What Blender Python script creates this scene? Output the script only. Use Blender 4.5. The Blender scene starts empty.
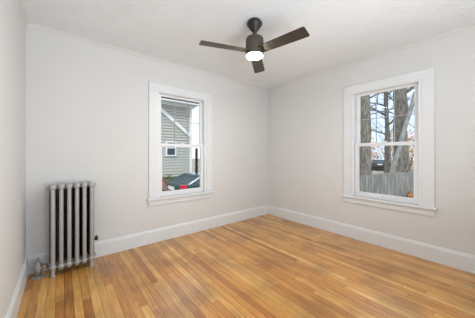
import bpy, math, random
from mathutils import Vector, Matrix

# ------------------------------------------------------------------ camera, world, lights
scene = bpy.context.scene
COL = scene.collection
R = math.radians
PI = math.pi

cam_d = bpy.data.cameras.new('camera')
cam_d.sensor_fit = 'HORIZONTAL'
cam_d.sensor_width = 36.0
cam_d.lens = 36.0 * 216.17 / 475.0
cam_d.shift_y = -4.95 / 475.0
cam_d.clip_start = 0.02
cam_d.clip_end = 300
cam = bpy.data.objects.new('camera', cam_d)
cam.location = (-3.2237, -2.9861, 1.1973)
cam.rotation_euler = (R(90), 0, R(50.818 - 90))
COL.objects.link(cam)
scene.camera = cam

scene.view_settings.view_transform = 'Standard'
scene.view_settings.look = 'None'
scene.view_settings.exposure = 0.0
scene.view_settings.gamma = 1.0
scene.view_settings.use_curve_mapping = False

world = bpy.data.worlds.new('sky')
scene.world = world
world.use_nodes = True
wn, wl = world.node_tree.nodes, world.node_tree.links
wn.clear()
wo = wn.new('ShaderNodeOutputWorld')
bg = wn.new('ShaderNodeBackground')
bg.inputs['Strength'].default_value = 1.5
tc = wn.new('ShaderNodeTexCoord')
nz = wn.new('ShaderNodeTexNoise')
nz.inputs['Scale'].default_value = 5.0
nz.inputs['Detail'].default_value = 4.0
rp = wn.new('ShaderNodeValToRGB')
rp.color_ramp.elements[0].position = 0.42
rp.color_ramp.elements[0].color = (0.62, 0.76, 0.98, 1)
rp.color_ramp.elements[1].position = 0.58
rp.color_ramp.elements[1].color = (0.95, 0.98, 1.0, 1)
wl.new(tc.outputs['Generated'], nz.inputs['Vector'])
wl.new(nz.outputs['Fac'], rp.inputs['Fac'])
wl.new(rp.outputs['Color'], bg.inputs['Color'])
wl.new(bg.outputs['Background'], wo.inputs['Surface'])


def lamp(name, kind, loc, rot, energy, color, **kw):
    d = bpy.data.lights.new(name, kind)
    d.energy = energy
    d.color = color
    for k, v in kw.items():
        setattr(d, k, v)
    o = bpy.data.objects.new(name, d)
    o.location = loc
    o.rotation_euler = rot
    COL.objects.link(o)
    return o


def aim(o, target):
    o.rotation_euler = (Vector(target) - o.location).to_track_quat('-Z', 'Y').to_euler()


sun = lamp('sun', 'SUN', (-10, -12, 14), (0, 0, 0), 2.3, (1.0, 0.96, 0.90), angle=R(12))
aim(sun, Vector((-10, -12, 14)) + Vector((0.48, 0.44, -0.76)))
# added fill lamps behind the camera, no window there; they brighten walls and ceiling
rear_light = lamp('rear_fill', 'AREA', (-2.4, -4.0, 0.9), (0, 0, 0), 50, (0.86, 0.94, 1.0),
                  shape='RECTANGLE', size=1.2, size_y=1.2, spread=R(150))
aim(rear_light, (-2.2, -2.6, 2.5))
side_light = lamp('side_fill', 'AREA', (-0.12, -4.1, 1.2), (0, 0, 0), 19, (0.85, 0.935, 1.0),
                  shape='RECTANGLE', size=1.4, size_y=1.5, spread=R(110))
aim(side_light, (-3.4, -1.6, 1.5))

# ------------------------------------------------------------------ helpers


def nm(name):
    m = bpy.data.materials.new(name)
    m.use_nodes = True
    m.node_tree.nodes.clear()
    return m, m.node_tree.nodes, m.node_tree.links


def mat(name, c1, c2=None, scale=20, rough=0.6, metal=0.0, bump=0.0, bscale=None, stretch=(1, 1, 1), detail=3,
        coat=0.0, spec=0.5, lo=0.35, hi=0.65):
    m, n, l = nm(name)
    out = n.new('ShaderNodeOutputMaterial')
    b = n.new('ShaderNodeBsdfPrincipled')
    l.new(b.outputs[0], out.inputs[0])
    b.inputs['Roughness'].default_value = rough
    b.inputs['Metallic'].default_value = metal
    b.inputs['Coat Weight'].default_value = coat
    b.inputs['Specular IOR Level'].default_value = spec
    c2 = c2 or c1
    t = n.new('ShaderNodeTexCoord')
    mp = n.new('ShaderNodeMapping')
    mp.inputs['Scale'].default_value = stretch
    l.new(t.outputs['Object'], mp.inputs[0])
    ns = n.new('ShaderNodeTexNoise')
    ns.inputs['Scale'].default_value = scale
    ns.inputs['Detail'].default_value = detail
    l.new(mp.outputs[0], ns.inputs['Vector'])
    r = n.new('ShaderNodeValToRGB')
    r.color_ramp.elements[0].position = lo
    r.color_ramp.elements[1].position = hi
    r.color_ramp.elements[0].color = (*c1, 1)
    r.color_ramp.elements[1].color = (*c2, 1)
    l.new(ns.outputs['Fac'], r.inputs['Fac'])
    l.new(r.outputs['Color'], b.inputs['Base Color'])
    if bump:
        n2 = n.new('ShaderNodeTexNoise')
        n2.inputs['Scale'].default_value = bscale or scale
        n2.inputs['Detail'].default_value = 4
        l.new(mp.outputs[0], n2.inputs['Vector'])
        bp = n.new('ShaderNodeBump')
        bp.inputs['Strength'].default_value = bump
        bp.inputs['Distance'].default_value = 0.01
        l.new(n2.outputs['Fac'], bp.inputs['Height'])
        l.new(bp.outputs[0], b.inputs['Normal'])
    return m


def glass_mat(name, tint=(1, 1, 1)):
    m, n, l = nm(name)
    out = n.new('ShaderNodeOutputMaterial')
    tr = n.new('ShaderNodeBsdfTransparent')
    tr.inputs[0].default_value = (*tint, 1)
    gl = n.new('ShaderNodeBsdfGlossy')
    gl.inputs['Roughness'].default_value = 0.0
    fr = n.new('ShaderNodeFresnel')
    fr.inputs['IOR'].default_value = 1.12
    mx = n.new('ShaderNodeMixShader')
    l.new(fr.outputs[0], mx.inputs[0])
    l.new(tr.outputs[0], mx.inputs[1])
    l.new(gl.outputs[0], mx.inputs[2])
    l.new(mx.outputs[0], out.inputs[0])
    return m


def emit_mat(name, col, strength):
    m, n, l = nm(name)
    out = n.new('ShaderNodeOutputMaterial')
    e = n.new('ShaderNodeEmission')
    e.inputs[0].default_value = (*col, 1)
    e.inputs[1].default_value = strength
    l.new(e.outputs[0], out.inputs[0])
    return m


def floor_mat():
    m, n, l = nm('honey_strip_floor')
    out = n.new('ShaderNodeOutputMaterial')
    b = n.new('ShaderNodeBsdfPrincipled')
    l.new(b.outputs[0], out.inputs[0])
    t = n.new('ShaderNodeTexCoord')
    sx = n.new('ShaderNodeSeparateXYZ')
    l.new(t.outputs['Object'], sx.inputs[0])

    def mth(op, a, bb=None, c=None):
        q = n.new('ShaderNodeMath')
        q.operation = op
        for i, v in enumerate((a, bb, c)):
            if v is None:
                continue
            if isinstance(v, (int, float)):
                q.inputs[i].default_value = v
            else:
                l.new(v, q.inputs[i])
        return q.outputs[0]
    W = 0.0572
    rowf = mth('DIVIDE', sx.outputs['X'], W)
    row = mth('FLOOR', rowf)
    fx = mth('FRACT', rowf)
    wn1 = n.new('ShaderNodeTexWhiteNoise')
    wn1.noise_dimensions = '1D'
    l.new(row, wn1.inputs['W'])
    ln = mth('MULTIPLY_ADD', wn1.outputs['Value'], 1.1, 0.8)       # board length of the row
    offs = mth('MULTIPLY', wn1.outputs['Value'], 17.3)
    yf = mth('ADD', mth('DIVIDE', sx.outputs['Y'], ln), offs)
    brd = mth('FLOOR', yf)
    fy = mth('FRACT', yf)
    cb = n.new('ShaderNodeCombineXYZ')
    l.new(row, cb.inputs[0])
    l.new(brd, cb.inputs[1])
    wn2 = n.new('ShaderNodeTexWhiteNoise')
    wn2.noise_dimensions = '2D'
    l.new(cb.outputs[0], wn2.inputs['Vector'])
    rmp = n.new('ShaderNodeValToRGB')
    el = rmp.color_ramp.elements
    el[0].position = 0.0
    el[0].color = (0.38, 0.140, 0.026, 1)
    el[1].position = 1.0
    el[1].color = (0.76, 0.425, 0.115, 1)
    for p, c in ((0.10, (0.50, 0.205, 0.038)), (0.45, (0.61, 0.280, 0.058)), (0.85, (0.68, 0.345, 0.082))):
        e = el.new(p)
        e.color = (*c, 1)
    l.new(wn2.outputs['Value'], rmp.inputs['Fac'])
    # grain, shifted per board
    mp = n.new('ShaderNodeMapping')
    mp.inputs['Scale'].default_value = (70, 5, 1)
    l.new(t.outputs['Object'], mp.inputs[0])
    va = n.new('ShaderNodeVectorMath')
    va.operation = 'ADD'
    l.new(mp.outputs[0], va.inputs[0])
    cb2 = n.new('ShaderNodeCombineXYZ')
    l.new(mth('MULTIPLY', wn2.outputs['Value'], 50), cb2.inputs[2])
    l.new(cb2.outputs[0], va.inputs[1])
    g = n.new('ShaderNodeTexNoise')
    g.inputs['Scale'].default_value = 1.0
    g.inputs['Detail'].default_value = 5
    l.new(va.outputs[0], g.inputs['Vector'])
    gv = n.new('ShaderNodeMapRange')
    gv.inputs['From Min'].default_value = 0.3
    gv.inputs['From Max'].default_value = 0.7
    gv.inputs['To Min'].default_value = 0.76
    gv.inputs['To Max'].default_value = 1.18
    l.new(g.outputs['Fac'], gv.inputs[0])
    # old wear blotches
    bl = n.new('ShaderNodeTexNoise')
    bl.inputs['Scale'].default_value = 2.6
    bl.inputs['Detail'].default_value = 5
    l.new(t.outputs['Object'], bl.inputs['Vector'])
    bv = n.new('ShaderNodeMapRange')
    bv.inputs['From Min'].default_value = 0.34
    bv.inputs['From Max'].default_value = 0.56
    bv.inputs['To Min'].default_value = 0.68
    bv.inputs['To Max'].default_value = 1.04
    l.new(bl.outputs['Fac'], bv.inputs[0])
    # seams between boards
    dx = mth('MULTIPLY', mth('MINIMUM', fx, mth('SUBTRACT', 1.0, fx)), W)
    dy = mth('MULTIPLY', mth('MINIMUM', fy, mth('SUBTRACT', 1.0, fy)), ln)
    d = mth('MINIMUM', dx, dy)
    seam = n.new('ShaderNodeMapRange')
    seam.inputs['From Min'].default_value = 0.0006
    seam.inputs['From Max'].default_value = 0.0030
    wn3 = n.new('ShaderNodeTexWhiteNoise')
    wn3.noise_dimensions = '1D'
    l.new(mth('ADD', row, 0.37), wn3.inputs['W'])
    l.new(mth('MULTIPLY_ADD', wn3.outputs['Value'], 0.6, 0.12), seam.inputs['To Min'])
    seam.inputs['To Max'].default_value = 1.0
    l.new(d, seam.inputs[0])
    f = mth('MULTIPLY', mth('MULTIPLY', gv.outputs[0], bv.outputs[0]), seam.outputs[0])
    mx = n.new('ShaderNodeMix')
    mx.data_type = 'RGBA'
    mx.blend_type = 'MULTIPLY'
    mx.inputs['Factor'].default_value = 1.0
    l.new(rmp.outputs['Color'], mx.inputs['A'])
    l.new(f, mx.inputs['B'])
    l.new(mx.outputs['Result'], b.inputs['Base Color'])
    b.inputs['Roughness'].default_value = 0.27
    b.inputs['Specular IOR Level'].default_value = 0.6
    b.inputs['Coat Weight'].default_value = 0.45
    b.inputs['Coat Roughness'].default_value = 0.22
    bp = n.new('ShaderNodeBump')
    bp.inputs['Strength'].default_value = 0.25
    bp.inputs['Distance'].default_value = 0.002
    l.new(seam.outputs[0], bp.inputs['Height'])
    l.new(bp.outputs[0], b.inputs['Normal'])
    return m


class MB:
    """collects shapes, links them as one mesh"""

    def __init__(self):
        self.v, self.f, self.s = [], [], []

    def add(self, vs, fs, smooth=False):
        k = len(self.v)
        self.v += [tuple(p) for p in vs]
        self.f += [tuple(i + k for i in q) for q in fs]
        self.s += [smooth] * len(fs)
        return self

    def box(self, x0, x1, y0, y1, z0, z1, fn=None):
        vs = [(x, y, z) for x in (x0, x1) for y in (y0, y1) for z in (z0, z1)]
        if fn:
            vs = [fn(*p) for p in vs]
        return self.add(vs, [(0, 1, 3, 2), (4, 6, 7, 5), (0, 4, 5, 1), (2, 3, 7, 6), (0, 2, 6, 4), (1, 5, 7, 3)])

    def lathe(self, prof, n=24, axis='Z', c=(0, 0, 0)):
        """prof: (radius, height) list along the axis"""
        vs, fs = [], []
        for r, h in prof:
            for i in range(n):
                a = 2 * PI * i / n
                p = (max(r, 1e-5) * math.cos(a), max(r, 1e-5) * math.sin(a), h)
                if axis == 'X':
                    p = (p[2], p[0], p[1])
                elif axis == 'Y':
                    p = (p[1], p[2], p[0])
                vs.append((p[0] + c[0], p[1] + c[1], p[2] + c[2]))
        for j in range(len(prof) - 1):
            for i in range(n):
                a, b2 = j * n + i, j * n + (i + 1) % n
                fs.append((a, b2, b2 + n, a + n))
        fs.append(tuple(reversed(range(n))))
        fs.append(tuple(range((len(prof) - 1) * n, len(prof) * n)))
        return self.add(vs, fs, True)

    def tube(self, pts, rad, n=8):
        pts = [Vector(p) for p in pts]
        if isinstance(rad, (int, float)):
            rad = [rad] * len(pts)
        vs, fs = [], []
        up = Vector((0.13, 0.27, 1)).normalized()
        for i, p in enumerate(pts):
            t = (pts[min(i + 1, len(pts) - 1)] - pts[max(i - 1, 0)]).normalized()
            s = t.cross(up)
            if s.length < 0.05:
                s = t.cross(Vector((1, 0.2, 0)))
            s.normalize()
            w = s.cross(t)
            for k in range(n):
                a = 2 * PI * k / n
                vs.append(p + (s * math.cos(a) + w * math.sin(a)) * rad[i])
        for j in range(len(pts) - 1):
            for k in range(n):
                a, b2 = j * n + k, j * n + (k + 1) % n
                fs.append((a, a + n, b2 + n, b2))
        fs.append(tuple(range(n)))
        fs.append(tuple(reversed(range((len(pts) - 1) * n, len(pts) * n))))
        return self.add(vs, fs, True)

    def prism(self, poly, p0, p1, fn):
        """poly: 2D outline; swept from p0 to p1 along the third axis; fn(a, b, t) -> xyz"""
        n = len(poly)
        vs = [fn(a, b, p0) for a, b in poly] + [fn(a, b, p1) for a, b in poly]
        fs = [(i, (i + 1) % n, (i + 1) % n + n, i + n) for i in range(n)]
        fs += [tuple(reversed(range(n))), tuple(range(n, 2 * n))]
        return self.add(vs, fs)

    def build(self, name, m, parent=None, bevel=0.0, seg=2, fix=True):
        me = bpy.data.meshes.new(name)
        me.from_pydata(self.v, [], self.f)
        me.polygons.foreach_set('use_smooth', self.s)
        me.update()
        if fix:
            import bmesh
            bm = bmesh.new()
            bm.from_mesh(me)
            bmesh.ops.recalc_face_normals(bm, faces=bm.faces)
            bm.to_mesh(me)
            bm.free()
        me.materials.append(m)
        o = bpy.data.objects.new(name, me)
        COL.objects.link(o)
        if parent:
            o.parent = parent
        if bevel:
            md = o.modifiers.new('bevel', 'BEVEL')
            md.width = bevel
            md.segments = seg
            md.limit_method = 'ANGLE'
            md.angle_limit = R(40)
        return o


def empty(name, loc=(0, 0, 0), rz=0):
    o = bpy.data.objects.new(name, None)
    o.location = loc
    o.rotation_euler = (0, 0, rz)
    o.empty_display_size = 0.1
    COL.objects.link(o)
    return o


def tag(o, label=None, cat=None, group=None, kind=None):
    if label:
        o['label'] = label
    if cat:
        o['category'] = cat
    if group:
        o['group'] = group
    if kind:
        o['kind'] = kind
    return o


# ------------------------------------------------------------------ materials
M_wall = mat('greige_wall_paint', (0.708, 0.703, 0.694), (0.718, 0.713, 0.704), 3, 0.75, bump=0.04, bscale=180)
M_ceil = mat('textured_white_ceiling', (0.82, 0.845, 0.865), (0.84, 0.865, 0.885), 6, 0.9, bump=0.7, bscale=30)
M_trim = mat('white_trim_paint', (0.755, 0.775, 0.79), (0.77, 0.79, 0.805), 4, 0.42)
M_vinyl = mat('white_vinyl', (0.79, 0.80, 0.82), (0.81, 0.82, 0.84), 5, 0.35)
M_grille = mat('grey_grille_bar', (0.36, 0.37, 0.38), (0.40, 0.41, 0.42), 5, 0.5)
M_floor = floor_mat()
M_glass = glass_mat('window_glass', (0.97, 0.985, 0.98))
M_fan = mat('dark_bronze_metal', (0.075, 0.062, 0.046), (0.09, 0.075, 0.056), 30, 0.38, metal=0.4)
M_canopy = mat('near_black_metal', (0.013, 0.011, 0.009), (0.018, 0.015, 0.013), 30, 0.5)
M_blade = mat('dark_walnut_blade', (0.032, 0.024, 0.017), (0.050, 0.037, 0.027), 6, 0.45, stretch=(2, 14, 2))
M_bulb = emit_mat('warm_led_diffuser', (1.0, 0.965, 0.90), 250.0)
M_rad = mat('silver_radiator_paint', (0.42, 0.415, 0.41), (0.44, 0.435, 0.43), 10, 0.45, metal=0.15)
M_inner = mat('dark_inner_metal', (0.020, 0.017, 0.015), (0.034, 0.029, 0.025), 30, 0.7, metal=0.2)
M_valve = mat('old_plated_brass', (0.34, 0.32, 0.29), (0.46, 0.44, 0.41), 60, 0.36, metal=0.4)
M_black = mat('black_plastic', (0.012, 0.011, 0.011), (0.02, 0.018, 0.018), 20, 0.5)

# ------------------------------------------------------------------ room shell
H, WX, YB, TH = 2.5, 3.496, -5.00, 0.16
OW = 0.775          # window opening width
ZS, ZH = 0.600, 2.055   # opening bottom / top
W1 = -1.8275        # centre of the back window along x
W2 = -2.0125        # centre of the right window along y


def struct(o):
    o['kind'] = 'structure'
    return o


struct(MB().box(-WX - TH, TH, YB - TH, TH, -0.12, 0).build('floor', M_floor))
struct(MB().box(-WX - TH, TH, YB - TH, TH, H, H + 0.15).build('ceiling', M_ceil))
m = MB()
m.box(-WX - TH, W1 - OW / 2, 0, TH, 0, H).box(W1 + OW / 2, TH, 0, TH, 0, H)
m.box(W1 - OW / 2, W1 + OW / 2, 0, TH, 0, ZS).box(W1 - OW / 2, W1 + OW / 2, 0, TH, ZH, H)
struct(m.build('wall_back', M_wall))
m = MB()
m.box(0, TH, YB - TH, W2 - OW / 2, 0, H).box(0, TH, W2 + OW / 2, 0, 0, H)
m.box(0, TH, W2 - OW / 2, W2 + OW / 2, 0, ZS).box(0, TH, W2 - OW / 2, W2 + OW / 2, ZH, H)
struct(m.build('wall_right', M_wall))
struct(MB().box(-WX - TH, -WX, YB, 0, 0, H).build('wall_left', M_wall))
struct(MB().box(-WX - TH, 0, YB - TH, YB, 0, H).build('wall_rear', M_wall))

# baseboards and the small crown moulding, each run mitred into the corners
BBP = [(0, 0), (0.018, 0), (0.018, 0.148), (0.0165, 0.153), (0.012, 0.157), (0.011, 0.166), (0.007, 0.175), (0, 0.177)]
CRP = [(0, H), (0.032, H), (0.031, H - 0.006), (0.024, H - 0.010), (0.015, H - 0.017), (0.010, H - 0.027), (0.006, H - 0.034),
       (0, H - 0.035)]


def run(name, prof, side, mt):
    b = MB()
    n = len(prof)
    if side == 'back':
        ends = [[(-WX + d, -d, z) for d, z in prof], [(-d, -d, z) for d, z in prof]]
    elif side == 'right':
        ends = [[(-d, -d, z) for d, z in prof], [(-d, YB + d, z) for d, z in prof]]
    else:
        ends = [[(-WX + d, YB + d, z) for d, z in prof], [(-WX + d, -d, z) for d, z in prof]]
    vs = ends[0] + ends[1]
    fs = [(i, (i + 1) % n, (i + 1) % n + n, i + n) for i in range(n)]
    fs += [tuple(reversed(range(n))), tuple(range(n, 2 * n))]
    b.add(vs, fs)
    return struct(b.build(name, mt))


for s in ('back', 'right', 'left'):
    run('baseboard_' + s, BBP, s, M_trim)
for i, s in enumerate(('back', 'right', 'left')):
    run('trim_%d' % (i + 1), CRP, s, M_trim if False else M_wall)


def make_window(name, fn):
    """fn(u, w, z): u along the wall seen from inside (left to right), w outwards, z up"""
    root = struct(empty(name))
    h = OW / 2
    cw, ct = 0.1075, 0.020
    c = MB()
    c.box(-h - cw, -h, -ct, 0, ZS, ZH, fn)
    c.box(h, h + cw, -ct, 0, ZS, ZH, fn)
    c.build('side_casing', M_trim, root, 0.003)
    c = MB()
    c.box(-h - cw, h + cw, -ct, 0, ZH, ZH + cw, fn)
    c.box(-h - cw - 0.004, h + cw + 0.004, -ct - 0.006, 0, ZH + cw, ZH + cw + 0.012, fn)
    c.build('head_casing', M_trim, root, 0.003)
    MB().box(-h - cw - 0.022, h + cw + 0.022, -0.048, 0.02, ZS - 0.024, ZS, fn).build('stool', M_trim, root, 0.006)
    MB().box(-h - cw, h + cw, -0.018, 0, ZS - 0.098, ZS - 0.024, fn).build('apron', M_trim, root, 0.004)
    # vinyl frame lining the opening
    f = MB()
    f.box(-h, -h + 0.032, -0.012, 0.14, ZS, ZH, fn).box(h - 0.032, h, -0.012, 0.14, ZS, ZH, fn)
    f.box(-h + 0.032, h - 0.032, -0.012, 0.14, ZH - 0.014, ZH, fn).box(-h + 0.032, h - 0.032, 0.02, 0.14, ZS, ZS + 0.022, fn)
    f.build('jamb', M_vinyl, root, 0.002)
    a = h - 0.034

    def sash(nme, w0, w1, z0, z1, rb, rt):
        st = 0.048
        s_ = MB()
        s_.box(-a, -a + st, w0, w1, z0, z1, fn).box(a - st, a, w0, w1, z0, z1, fn)
        s_.box(-a + st, a - st, w0, w1, z0, z0 + rb, fn).box(-a + st, a - st, w0, w1, z1 - rt, z1, fn)
        so = s_.build(nme, M_vinyl, root, 0.003)
        wm = (w0 + w1) / 2
        MB().box(-a + st - 0.004, a - st + 0.004, wm - 0.002, wm + 0.002, z0 + rb - 0.004, z1 - rt + 0.004, fn).build('glass_pane', M_glass, so)
        return so, (-a + st, a - st, z0 + rb, z1 - rt, wm)
    up, (u0, u1, z0, z1, wm) = sash('upper_sash', 0.050, 0.080, 1.305, ZH - 0.012, 0.042, 0.030)
    g = MB()
    for k in (1, 2):
        u = u0 + (u1 - u0) * k / 3
        g.box(u - 0.0042, u + 0.0042, wm - 0.006, wm + 0.006, z0, z1, fn)
    zc = (z0 + z1) / 2
    for k in range(3):
        ua, ub = u0 + (u1 - u0) * k / 3 + (0.0042 if k else 0), u0 + (u1 - u0) * (k + 1) / 3 - (0.0042 if k < 2 else 0)
        g.box(ua, ub, wm - 0.006, wm + 0.006, zc - 0.0042, zc + 0.0042, fn)
    tag(g.build('grille', M_grille, up), 'thin grey grille bars dividing the upper pane')
    lo, q = sash('lower_sash', 0.016, 0.046, ZS + 0.020, 1.349, 0.050, 0.045)
    MB().box(-0.03, 0.03, 0.020, 0.046, 1.349, 1.358, fn).box(-0.008, 0.026, 0.024, 0.042, 1.358, 1.366, fn).build('sash_lock', M_vinyl, lo, 0.002)
    return root


make_window('window_1', lambda u, w, z: (W1 + u, w, z))
make_window('window_2', lambda u, w, z: (w, W2 - u, z))

# ------------------------------------------------------------------ ceiling fan
FX, FY = -1.757, -1.451
fan = tag(empty('ceiling_fan', (FX, FY, H)),
          'dark bronze three blade ceiling fan with lit round light, hung from the white ceiling', 'ceiling fan')
MB().lathe([(0.002, 0.0), (0.058, 0.0), (0.062, -0.014), (0.074, -0.022), (0.075, -0.034), (0.070, -0.044), (0.038, -0.090), (0.026, -0.104),
            (0.022, -0.112), (0.002, -0.112)], 40).build('canopy', M_canopy, fan)
MB().lathe([(0.002, -0.105), (0.017, -0.108), (0.021, -0.120), (0.021, -0.130), (0.014, -0.140), (0.012, -0.150), (0.012, -0.175),
            (0.002, -0.175)], 24).build('downrod', M_fan, fan)
MB().lathe([(0.002, -0.158), (0.034, -0.160), (0.070, -0.165), (0.082, -0.172), (0.087, -0.185), (0.088, -0.20), (0.088, -0.330),
            (0.086, -0.338), (0.002, -0.340)], 48).build('motor_housing', M_fan, fan)
dif = MB().lathe([(0.002, -0.339), (0.078, -0.340), (0.078, -0.346), (0.074, -0.352), (0.062, -0.357), (0.002, -0.359)], 48).build(
    'light_diffuser', M_bulb, fan)
tag(dif, 'glowing white light diffuser')
BZ, PITCH = -0.300, R(-11)


def make_blade():
    b = MB()
    outl = []
    r0, r1 = 0.075, 0.535
    for r_, w_ in ((r0, 0.050), (0.20, 0.056), (0.40, 0.061), (r1 - 0.018, 0.0625)):
        outl.append((r_, -w_))
    for k in range(1, 6):
        a = -PI / 2 + k * PI / 12
        outl.append((r1 - 0.018 + 0.018 * math.cos(a), -0.0445 + 0.018 * math.sin(a)))
    tip = [(x, -y) for x, y in reversed(outl)]
    poly = outl + tip
    b.prism(poly, -0.004, 0.004, lambda x, y, t: (x, y * math.cos(PITCH) - t * math.sin(PITCH), y * math.sin(PITCH) + t * math.cos(PITCH)))
    o = b.build('blade', M_blade, fan, 0.0015)
    i_ = MB()
    i_.box(0.070, 0.105, -0.022, 0.022, 0.004, 0.010, lambda x, y, z: (x, y * math.cos(PITCH) - z * math.sin(PITCH), y * math.sin(PITCH) + z * math.cos(PITCH)))
    i_.build('blade_bracket', M_fan, o, 0.001)
    return o


bl0 = make_blade()
for k in range(3):
    if k == 0:
        bl = bl0
    else:
        bl = bl0.copy()
        COL.objects.link(bl)
        bl.parent = fan
        for ch in list(bl0.children):
            c = ch.copy()
            COL.objects.link(c)
            c.parent = bl
    bl.location = (0, 0, BZ)
    bl.rotation_euler = (0, 0, R(159.5 + 120 * k))

# ------------------------------------------------------------------ radiator
RX0, PIT, YF, YM, YR = -3.287, 0.0628, -0.225, -0.150, -0.075
rad = tag(empty('cast_iron_radiator', (RX0 + 2.5 * PIT, YM, 0)),
          'silver painted six section cast iron radiator standing on the wood floor by the left corner', 'radiator')
TOPZ, BOTZ, TR = 0.868, 0.092, 0.0180


def make_section(foot):
    s_ = MB()

    def stad(zc, r, y0, y1, n=16):       # rounded bar front to back
        prof = []
        for k in range(7):
            a = PI / 2 * k / 6
            prof.append((r * math.sin(a), y0 - r * math.cos(a)))
        for k in range(7):
            a = PI / 2 * k / 6
            prof.append((r * math.cos(a), y1 + r * math.sin(a)))
        s_.lathe(prof, n, 'Y', (0, 0, zc))
    stad(TOPZ, 0.0285, YF - YM, YR - YM)
    stad(BOTZ, 0.0265, YF - YM, YR - YM)
    def column(b, y, r):
        b.lathe([(0.004, BOTZ - 0.036), (r * 0.8, BOTZ - 0.032), (r, BOTZ - 0.02), (r, TOPZ + 0.004), (r * 0.9, TOPZ + 0.014), (r * 0.6, TOPZ + 0.021), (0.004, TOPZ + 0.024)], 20, 'Z',
                (0, y, 0))
    column(s_, YF - YM, TR)
    inner = MB()  # middle and rear columns with their web, coloured near black
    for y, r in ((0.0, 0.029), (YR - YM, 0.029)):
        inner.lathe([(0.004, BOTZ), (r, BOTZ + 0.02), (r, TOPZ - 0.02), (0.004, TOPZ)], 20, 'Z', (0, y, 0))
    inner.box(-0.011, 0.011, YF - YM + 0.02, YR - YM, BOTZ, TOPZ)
    # nipple ports that join neighbours
    for z in (TOPZ - 0.004, BOTZ + 0.004):
        s_.lathe([(0.004, -PIT / 2 + 0.0004), (0.024, -PIT / 2 + 0.0004), (0.024, PIT / 2 - 0.0004), (0.004, PIT / 2 - 0.0004)], 18, 'X', (0, 0, z))
    if foot:
        for y in (YF - YM, YR - YM):
            s_.lathe([(0.004, 0.0), (0.019, 0.0), (0.020, 0.008), (0.0165, 0.020), (0.0165, 0.06), (0.018, 0.085)], 20, 'Z', (0, y, 0))
    return s_, inner


mid = None
for k in range(6):
    if k in (0, 5) or mid is None:
        sm, im = make_section(k in (0, 5))
        sec = sm.build('section', M_rad, rad)
        ic = tag(im.build('inner_column', M_inner, sec), 'near black inner columns')
        if k not in (0, 5):
            mid, mid_in = sec, ic
    else:
        sec = mid.copy()
        COL.objects.link(sec)
        sec.parent = rad
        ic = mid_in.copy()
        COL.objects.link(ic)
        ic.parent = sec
    sec.location = ((k - 2.5) * PIT, 0, 0)
xl, xr = -2.5 * PIT, 2.5 * PIT
# end plugs
for sx_, z in ((-1, TOPZ - 0.004), (1, TOPZ - 0.004), (1, BOTZ + 0.004)):
    x = (xr if sx_ > 0 else xl)
    pl = MB().lathe([(0.004, 0.020 * sx_), (0.024, 0.020 * sx_), (0.024, 0.036 * sx_), (0.015, 0.038 * sx_), (0.014, 0.047 * sx_), (0.004, 0.048 * sx_)], 18, 'X',
                    (x, 0, z))
    pl.build('end_plug', M_rad, rad)
# air vent on the right-hand section
v = MB().lathe([(0.004, 0.262), (0.013, 0.264), (0.016, 0.270), (0.016, 0.298), (0.011, 0.308), (0.004, 0.312)], 18, 'Z', (xr + 0.045, YF - YM + 0.03, 0))
v.tube([(xr + 0.012, YF - YM + 0.03, 0.278), (xr + 0.045, YF - YM + 0.03, 0.278)], 0.006, 10)
tag(v.build('air_vent', M_black, rad), 'small black air vent')
# steam valve on the left
VX, VY = -3.398 - (RX0 + 2.5 * PIT), 0.010
va = MB()
va.lathe([(0.004, 0.010), (0.020, 0.010), (0.020, 0.050), (0.028, 0.054), (0.031, 0.068), (0.031, 0.108), (0.027, 0.118), (0.029, 0.120),
          (0.029, 0.132), (0.020, 0.140), (0.013, 0.152), (0.009, 0.160), (0.004, 0.160)], 24, 'Z', (VX, VY, 0))
va.tube([(VX, VY, BOTZ), (xl - 0.052, 0, BOTZ)], 0.016, 16)
vo = tag(va.build('steam_valve', M_valve, rad), 'dull metal steam valve at the foot of the radiator')
MB().lathe([(0.004, 0.0), (0.050, 0.0), (0.050, 0.005), (0.040, 0.012), (0.022, 0.015), (0.004, 0.015)], 28, 'Z', (VX, VY, 0)).build('floor_flange', M_valve, vo)
MB().lathe([(0.004, -0.022), (0.027, -0.022), (0.027, 0.006), (0.021, 0.010), (0.021, 0.022), (0.004, 0.022)], 8, 'X', (VX + 0.055, VY - 0.004, BOTZ)).build(
    'union_nut', M_valve, vo)
hd = MB().lathe([(0.003, 0.158), (0.006, 0.158), (0.005, 0.178), (0.010, 0.181), (0.010, 0.188), (0.003, 0.189)], 14, 'Z', (VX, VY, 0))
hd.build('valve_stem', M_valve, vo)

# ------------------------------------------------------------------ outdoors
GZ = -0.9
M_ground = mat('leaf_littered_ground', (0.20, 0.17, 0.12), (0.36, 0.33, 0.28), 1.4, 0.95, bump=0.5, bscale=8, detail=6)
tag(MB().box(-30, 90, -60, 90, GZ - 0.2, GZ).build('ground', M_ground), kind='structure')

# neighbouring house seen through the back window
M_siding = mat('sage_grey_clapboard', (0.475, 0.47, 0.425), (0.51, 0.505, 0.46), 3, 0.8, stretch=(0.6, 1, 6))
M_hwhite = mat('white_exterior_trim', (0.78, 0.79, 0.80), (0.83, 0.84, 0.85), 4, 0.5)
M_found = mat('grey_foundation', (0.22, 0.21, 0.20), (0.30, 0.29, 0.27), 6, 0.9)
M_shing = mat('dark_shingle', (0.07, 0.07, 0.075), (0.13, 0.13, 0.13), 14, 0.95)
M_dkglass = mat('dark_window_glass', (0.055, 0.075, 0.09), (0.09, 0.115, 0.135), 2, 0.4, spec=0.12)
HX0, HX1, HY, HZT = -7.0, 1.90, 7.0, 3.60
house = tag(empty('house', (-2.5, HY, GZ)), 'sage grey clapboard house with white trim outside the back window', 'house')
house_off = Vector((2.5, -HY, -GZ))


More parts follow.
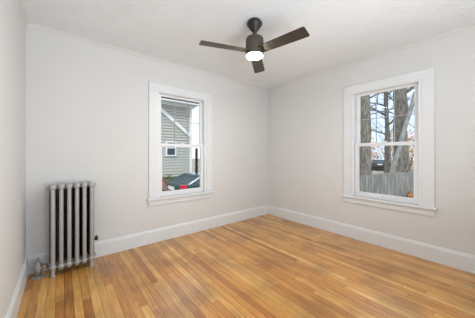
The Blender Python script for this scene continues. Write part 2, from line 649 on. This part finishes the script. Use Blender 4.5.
def hp(b, name, mt, parent=None, **kw):
    """house part given in world coordinates"""
    p = parent or house
    b.v = [tuple(Vector(q) + house_off) for q in b.v]
    return b.build(name, mt, p, **kw)


wb = MB().box(HX0, HX1, HY + 0.03, HY + 8, 0.10, HZT)
hp(wb, 'wall_core', M_siding)
sd = MB()
lap = 0.135
z = 0.12
while z < HZT - 0.02:
    z1 = min(z + lap, HZT)
    sd.prism([(HY + 0.03, z), (HY - 0.048, z), (HY - 0.048, z + 0.012), (HY - 0.002, z1), (HY + 0.03, z1)], HX0, HX1 - 0.12, lambda a, b, t: (t, a, b))
    z += lap
hp(sd, 'clapboard_siding', M_siding)
hp(MB().box(HX0, HX1, HY + 0.06, HY + 7.9, GZ, 0.10), 'foundation', M_found)
hp(MB().box(HX1 - 0.12, HX1 + 0.01, HY - 0.06, HY + 0.12, 0.10, HZT), 'corner_board', M_hwhite)
hp(MB().box(HX0 - 0.3, HX1 + 0.12, HY - 0.08, HY + 0.03, HZT - 0.10, HZT + 0.02), 'frieze_board', M_hwhite)
ev = MB().box(HX0 - 0.3, HX1 + 0.25, HY - 0.40, HY + 8.4, HZT + 0.02, HZT + 0.06)
ev.box(HX0 - 0.3, HX1 + 0.25, HY - 0.43, HY - 0.40, HZT + 0.02, HZT + 0.20)
hp(ev, 'eave', M_hwhite)
rf = MB().prism([(HY - 0.48, HZT + 0.20), (HY + 4.0, HZT + 2.6), (HY + 8.5, HZT + 0.20), (HY + 8.5, HZT + 0.062), (HY - 0.42, HZT + 0.062)], HX0 - 0.35, HX1 + 0.3,
                lambda a, b, t: (t, a, b))
hp(rf, 'roof', M_shing)
# sloping white board across the siding
p0, p1 = Vector((0.10, 0, 3.425)), Vector((HX1 - 0.10, 0, 2.105))
dr = (p1 - p0).normalized()
nn = Vector((-dr.z, 0, dr.x)) * 0.075
q = [p0 + nn, p1 + nn, p1 - nn, p0 - nn]
hp(MB().prism([(v_.x, v_.z) for v_ in q], HY - 0.085, HY - 0.03, lambda a, b, t: (a, t, b)), 'sloping_trim_board', M_hwhite)
# small window
wx0, wx1, wz0, wz1 = 0.615, 1.0, 1.155, 1.735
wf = MB()
t_ = 0.062
wf.box(wx0 - t_, wx0, HY - 0.095, HY - 0.0, wz0 - t_, wz1 + t_).box(wx1, wx1 + t_, HY - 0.095, HY, wz0 - t_, wz1 + t_)
wf.box(wx0, wx1, HY - 0.095, HY, wz0 - t_, wz0).box(wx0, wx1, HY - 0.095, HY, wz1, wz1 + t_)
wf.box(wx0, wx1, HY - 0.085, HY - 0.055, 1.47, 1.52)
fr_ = hp(wf, 'window', M_hwhite)
hp(MB().box(wx0, wx1, HY - 0.068, HY - 0.052, wz0, 1.47).box(wx0, wx1, HY - 0.068, HY - 0.052, 1.52, wz1), 'pane', M_dkglass, fr_)

# dark post beyond the house corner
M_post = mat('dark_weathered_post', (0.035, 0.034, 0.036), (0.075, 0.07, 0.07), 10, 0.8)
pole = MB()
pole.lathe([(0.01, GZ), (0.085, GZ), (0.08, 1.52), (0.055, 1.56), (0.01, 1.56)], 14, 'Z', (3.27, 9.0, 0))
pole.box(3.19, 3.35, 8.90, 8.92, 0.75, 0.80).box(3.19, 3.35, 8.90, 8.92, 0.12, 0.17)
tag(pole.build('post', M_post), 'dark upright post standing past the white corner of the clapboard house', 'post')


# cars
M_tyre = mat('black_tyre', (0.012, 0.012, 0.012), (0.02, 0.02, 0.02), 20, 0.85)
M_rim = mat('grey_rim', (0.35, 0.35, 0.36), (0.42, 0.42, 0.43), 10, 0.3, metal=0.8)
M_red = mat('red_lamp_lens', (0.62, 0.015, 0.05), (0.72, 0.03, 0.08), 10, 0.2)
M_plate = mat('white_plate', (0.72, 0.75, 0.78), (0.78, 0.81, 0.84), 10, 0.5)
M_chrome = mat('bright_window_trim', (0.62, 0.68, 0.72), (0.68, 0.74, 0.78), 10, 0.25, metal=0.6)


def make_car(label, paint, loc, rz, L=4.3, W=1.76, Hc=1.45):
    """rear end at local x = 0, nose towards +x"""
    root = tag(empty('car', loc, rz), label, 'car')
    hw = W / 2
    low = [(0.02, 0.42), (0.0, 0.62), (0.03, 0.92), (0.10, 1.00), (1.2, 0.98), (2.9, 0.96), (3.9, 0.86), (L - 0.06, 0.70), (L, 0.45), (L - 0.1, 0.26),
           (3.95, 0.22), (3.75, 0.30), (3.45, 0.30), (3.2, 0.22), (1.05, 0.22), (0.9, 0.30), (0.6, 0.30), (0.45, 0.24), (0.08, 0.28)]
    b = MB()
    n = len(low)
    vs, fs = [], []
    rows = [(-hw + 0.02, 0.96), (-hw, 0.985), (-hw, 1.0), (hw, 1.0), (hw, 0.985), (hw - 0.02, 0.96)]
    rows = [(-hw + 0.07, 0.97), (-hw, 1.0), (hw, 1.0), (hw - 0.07, 0.97)]
    for y, s in ((-hw, 1.0), (hw, 1.0)):
        for x, zz in low:
            vs.append((x, y * (1.0 if 0.25 < zz < 0.93 else 0.955), zz))
    fs = [(i, (i + 1) % n, (i + 1) % n + n, i + n) for i in range(n)] + [tuple(reversed(range(n))), tuple(range(n, 2 * n))]
    b.add(vs, fs)
    body = b.build('body', paint, root, 0.03, 3)

    def cab(z0, z1, pts0, pts1, inset0, inset1):
        c_ = MB()
        (a0, a1), (b0, b1) = pts0, pts1
        y0, y1 = hw - inset0, hw - inset1
        c_.add([(a0, -y0, z0), (a1, -y0, z0), (a1, y0, z0), (a0, y0, z0), (b0, -y1, z1), (b1, -y1, z1), (b1, y1, z1), (b0, y1, z1)],
               [(3, 2, 1, 0), (4, 5, 6, 7), (0, 1, 5, 4), (1, 2, 6, 5), (2, 3, 7, 6), (3, 0, 4, 7)])
        return c_
    g = cab(0.965, Hc - 0.07, (0.25, 3.05), (0.85, 2.2), 0.06, 0.17).build('windows', M_dkglass, root, 0.02)
    r_ = cab(Hc - 0.075, Hc, (0.80, 2.28), (0.92, 2.1), 0.165, 0.24)
    r_.build('roof', paint, root, 0.02)
    for s in (-1, 1):
        for (xa, xb) in ((0.30, 0.88), (1.55, 1.45), (3.0, 2.2)):
            pb = MB().tube([(xa, s * (hw - 0.068), 0.97), (xb, s * (hw - 0.172), Hc - 0.05)], 0.042 if xa < 1 else 0.03, 8)
            pb.build('pillar', M_chrome if ('silver trimmed' in label and s < 0 and xa < 1) else paint, root)
    for s in (-1, 1):
        t = MB().box(-0.012, 0.20, s * (hw - 0.15), s * (hw + 0.004), 0.86, 0.99)
        t.build('tail_light', M_red, root, 0.015)
        for xw in (0.75, 3.6):
            w_ = MB().lathe([(0.20, -0.10), (0.30, -0.10), (0.325, -0.07), (0.325, 0.07), (0.30, 0.10), (0.20, 0.10)], 24, 'Y', (xw, s * (hw - 0.10), 0.325))
            wo_ = w_.build('wheel', M_tyre, root)
            MB().lathe([(0.02, s * 0.07), (0.18, s * 0.07), (0.20, s * 0.103), (0.05, s * 0.09), (0.02, s * 0.09)], 20, 'Y', (xw, s * (hw - 0.10), 0.325)).build('rim', M_rim, wo_)
    MB().box(-0.02, 0.012, -0.26, 0.26, 0.74, 0.87).build('license_plate', M_plate, root)
    MB().box(-0.05, 0.10, -hw + 0.06, hw - 0.06, 0.34, 0.52).build('bumper', M_black, root, 0.02)
    return root


M_teal = mat('dark_teal_car_paint', (0.025, 0.055, 0.060), (0.03, 0.065, 0.07), 3, 0.25, coat=0.5)
M_dkgrey = mat('dark_grey_car_paint', (0.04, 0.042, 0.046), (0.05, 0.052, 0.056), 3, 0.3, coat=0.5)
make_car('dark teal car with red tail light and silver trimmed windows beside the clapboard house', M_teal, (0.02, 5.0, GZ), R(2), 4.3, 1.76, 1.27)
make_car('dark grey car parked far beyond the picket fence', M_dkgrey, (27.6, 6.7, GZ), R(20), 4.2, 1.8, 1.35)

# ------------------------------------------------------------------ fence and plants
M_fence = mat('weathered_grey_fence', (0.12, 0.12, 0.11), (0.34, 0.335, 0.315), 4, 0.9, stretch=(7, 7, 0.4), detail=5)
rnd = random.Random(7)
FA, FB = Vector((2.9, 1.14, 0)), Vector((12.5, -1.14, 0))
fd = (FB - FA).normalized()
fnn = Vector((-fd.y, fd.x, 0))
fence = tag(empty('fence', FA + Vector((0, 0, GZ))), 'weathered grey wooden stockade fence outside the right window', 'fence')
fl = (FB - FA).length
pk = MB()
s = 0.0
while s < fl:
    w_ = 0.088
    ht = 1.30 + rnd.uniform(-0.012, 0.012) + 0.02 * math.sin(s * 1.7)
    lean = rnd.uniform(-0.004, 0.004)
    o0 = rnd.uniform(-0.005, 0.005)

    def fp(a, b, t, s=s, o0=o0, lean=lean):
        p = fd * (s + a + lean * b) + fnn * (t + o0)
        return (p.x, p.y, b)
    pk.prism([(0, 0.02), (w_, 0.02), (w_, ht - 0.05), (w_ / 2, ht), (0, ht - 0.05)], -0.010, 0.010, fp)
    s += w_ + 0.008
pk.build('picket_panel', M_fence, fence)
for zr in (0.28, 1.02):
    MB().box(0, fl, 0.018, 0.065, zr, zr + 0.08, lambda a, b, c: tuple(fd * a + fnn * b + Vector((0, 0, c)))).build('rail', M_fence, fence)
for k in range(5):
    a0 = fl * k / 4 * 0.98
    MB().box(a0, a0 + 0.09, 0.067, 0.157, 0, 1.22, lambda a, b, c: tuple(fd * a + fnn * b + Vector((0, 0, c)))).build('post', M_fence, fence)

M_bark = mat('rough_grey_bark', (0.10, 0.092, 0.080), (0.29, 0.265, 0.23), 9, 0.95, bump=0.9, bscale=12, stretch=(1.6, 1.6, 0.35), detail=6)
M_pale = mat('pale_smooth_bark', (0.22, 0.225, 0.215), (0.34, 0.345, 0.335), 6, 0.9, stretch=(2, 2, 0.5), bump=0.4)
M_twig = mat('brown_twigs', (0.12, 0.095, 0.075), (0.20, 0.165, 0.135), 8, 0.95)


def branch(b, p, d, length, r, depth, rnd, spread=0.6):
    """a wandering limb with side limbs"""
    pts, rads = [p.copy()], [r]
    n = 4
    q, dd = p.copy(), d.normalized()
    for i in range(n):
        dd = (dd + Vector((rnd.uniform(-1, 1), rnd.uniform(-1, 1), rnd.uniform(-0.5, 0.9))) * 0.22).normalized()
        q = q + dd * (length / n)
        pts.append(q.copy())
        rads.append(r * (1 - 0.75 * (i + 1) / n))
        if depth > 0 and i >= 0:
            for _ in range(rnd.choice((1, 1, 2))):
                sd_ = (dd + Vector((rnd.uniform(-1, 1), rnd.uniform(-1, 1), rnd.uniform(-0.6, 0.8))) * spread * 1.4).normalized()
                branch(b, q, sd_, length * rnd.uniform(0.42, 0.62), rads[-1] * 0.62 + 0.003, depth - 1, rnd, spread)
    b.tube(pts, rads, 7 if r > 0.05 else 5)


def tree(name, label, base, top, r0, r1, bark, limbs, seed, flare=1.35, depth=2, group=None, fork=None):
    rnd = random.Random(seed)
    base, top = Vector(base), Vector(top)
    root = tag(empty(name, base), label, 'tree', group)
    t = MB()
    n = 10
    pts, rads = [], []
    for i in range(n + 1):
        f = i / n
        p = (top - base) * f + Vector((rnd.uniform(-1, 1), rnd.uniform(-1, 1), 0)) * r0 * 0.14 * (1 if 0 < i < n else 0)
        pts.append(p)
        rads.append((r0 + (r1 - r0) * f) * (1 + (flare - 1) * max(0, 1 - f * 5.0)) * rnd.uniform(0.95, 1.05))
    t.tube(pts, rads, 14)
    t.build('trunk', bark, root)
    b = MB()
    for (f, dx, dy, dz, ln, rr) in limbs:
        branch(b, (top - base) * f, Vector((dx, dy, dz)), ln, rr, depth, rnd)
    if limbs:
        b.build('branches', bark if bark is not M_pale else M_pale, root)
    return root


# window_2 view: +y is left in the picture, x goes away
tree('tree', 'thick grey trunked bare tree at the left edge of the right window', (9.85, 1.77, GZ), (9.72, 1.86, 7.5), 0.30, 0.25, M_bark,
     [(0.60, 0.2, -1.0, 0.35, 2.2, 0.055), (0.66, 0.1, -0.9, 0.9, 2.6, 0.07), (0.5, 0.3, -0.9, 0.25, 1.6, 0.035), (0.72, 0, 1, 0.6, 2.2, 0.08)], 3)
tree('tree', 'thick dark bare tree with flared base right of centre in the right window', (11.4, 0.60, GZ), (11.37, 0.60, 8.0), 0.36, 0.29, M_bark,
     [(0.60, 0.2, -0.9, 0.9, 2.4, 0.12), (0.55, -0.2, 0.9, 0.6, 2.0, 0.05), (0.70, 0, 0.8, 0.7, 2.0, 0.07), (0.48, 0.2, 0.9, 0.2, 1.6, 0.035)], 8, 1.5)
tree('tree', 'pale grey leaning tree crossing in front of the thick dark tree', (9.75, 0.83, GZ), (10.75, -0.18, 4.35), 0.125, 0.095, M_pale,
     [(0.93, 0.1, -0.5, 1.0, 2.0, 0.07), (0.85, 0.2, -1.0, 0.6, 1.4, 0.04)], 5, 1.2)
tree('tree', 'slender forked bare tree in the middle of the right window', (13.2, 1.66, GZ), (13.1, 1.78, 5.6), 0.17, 0.10, M_bark,
     [(0.70, 0, 0.9, 0.8, 2.6, 0.08), (0.60, 0.1, -0.9, 0.7, 2.0, 0.06), (0.80, 0, 0.9, 0.5, 2.2, 0.06), (0.52, 0, 0.9, 0.4, 1.8, 0.045), (0.9, 0, -0.8, 0.8, 2.0, 0.06)], 12)
spots = [(18, 5.2), (22.5, 2.0), (17.5, 0.6), (24, -1.3), (17, 3.0), (24.5, 5.0), (20, -2.0)]
for i, (x, y) in enumerate(spots):
    tree('thin_tree', 'thin bare tree far behind the picket fence', (x, y, GZ), (x + 0.2, y + 0.2 * (i % 3 - 1), 6.5), 0.085, 0.03, M_twig,
         [(0.3 + 0.09 * k, math.cos(k * 2.4 + i), math.sin(k * 2.4 + i), 0.9, 1.7, 0.030) for k in range(8)], 30 + i, 1.1, 1, 'thin bare trees far behind the fence')

M_tan = mat('tan_autumn_leaves', (0.58, 0.40, 0.28), (0.75, 0.58, 0.45), 1.5, 0.9)
M_olive = mat('dull_olive_leaves', (0.15, 0.15, 0.07), (0.30, 0.29, 0.14), 2.5, 0.9)
M_brown = mat('dry_brown_leaves', (0.26, 0.17, 0.13), (0.44, 0.31, 0.26), 3, 0.9)
M_rust = mat('rusty_fallen_leaves', (0.34, 0.14, 0.04), (0.56, 0.30, 0.12), 9, 0.9)


def shrub(name, label, cat, c, rx, ry, rz_, n, size, m_leaf, seed, group=None, stems=7):
    rnd = random.Random(seed)
    root = tag(empty(name, (c[0], c[1], c[2])), label, cat, group)
    st = MB()
    for k in range(stems):
        a = rnd.uniform(0, 2 * PI)
        e = Vector((math.cos(a) * rx * rnd.uniform(0.2, 0.8), math.sin(a) * ry * rnd.uniform(0.2, 0.8), rz_ * rnd.uniform(1.1, 1.8)))
        st.tube([(0, 0, 0), e * 0.5 + Vector((0, 0, 0.1 * rz_)), e], [0.02 * rz_ + 0.006, 0.014 * rz_ + 0.004, 0.003], 5)
    st.build('stems', M_twig, root)
    lf = MB()
    for k in range(n):
        while True:
            p = Vector((rnd.uniform(-1, 1), rnd.uniform(-1, 1), rnd.uniform(-1, 1)))
            if 0.2 < p.length < 1:
                break
        p = Vector((p.x * rx, p.y * ry, (p.z + 1) * rz_))
        a = Vector((rnd.uniform(-1, 1), rnd.uniform(-1, 1), rnd.uniform(-1, 1))).normalized()
        u = a.orthogonal().normalized() * size * rnd.uniform(0.6, 1.2)
        w_ = a.cross(u).normalized() * size * 0.5
        lf.add([p - u, p + w_, p + u + a * size * 0.2, p - w_], [(0, 1, 2, 3)])
    lf.build('leaves', m_leaf, root, fix=False)
    return root


for i, (x, y, rr, hh) in enumerate([(33, 6.4, 1.8, 2.9), (29, 4.0, 1.8, 2.5), (25.0, 1.2, 1.4, 2.0), (29, -1.9, 1.5, 2.3), (33.5, 10.0, 1.9, 2.4), (34, 0.6, 2, 2.8)]):
    shrub('tan_leaved_tree', 'small tan leaved autumn tree in the distance behind the bare trees', 'tree', (x, y, GZ), rr, rr, hh, 900, 0.17, M_tan, 50 + i,
          'tan leaved trees in the distance')
shrub('shrub', 'dry brown leaved shrub left of the dark teal car', 'shrub', (-0.50, 4.35, GZ), 0.22, 0.30, 0.56, 420, 0.05, M_brown, 71)
for i, x in enumerate((0.50, 1.40, 2.30)):
    shrub('hedge_shrub', 'dull olive shrub against the clapboard wall behind the dark teal car', 'shrub', (x, 6.50, GZ), 0.42, 0.28, 0.60, 420, 0.06, M_olive, 80 + i,
          'olive shrubs along the clapboard wall')
rnd = random.Random(99)
lp = MB()
for k in range(700):
    a, q_ = rnd.uniform(0, 2 * PI), math.sqrt(rnd.random())
    p = Vector((8.40 + 0.32 * q_ * math.cos(a), -0.46 + 0.17 * q_ * math.sin(a), GZ + 0.02 + 0.52 * (1 - q_) ** 0.7 * rnd.random() ** 0.5))
    d_ = Vector((rnd.uniform(-1, 1), rnd.uniform(-1, 1), rnd.uniform(0.2, 1))).normalized()
    u = d_.orthogonal().normalized() * 0.045
    w_ = d_.cross(u).normalized() * 0.030
    lp.add([p - u, p + w_, p + u, p - w_], [(0, 1, 2, 3)])
tag(lp.build('fallen_leaves', M_rust, fix=False), 'rusty brown heap of fallen leaves at the foot of the picket fence', 'leaves', kind='stuff')
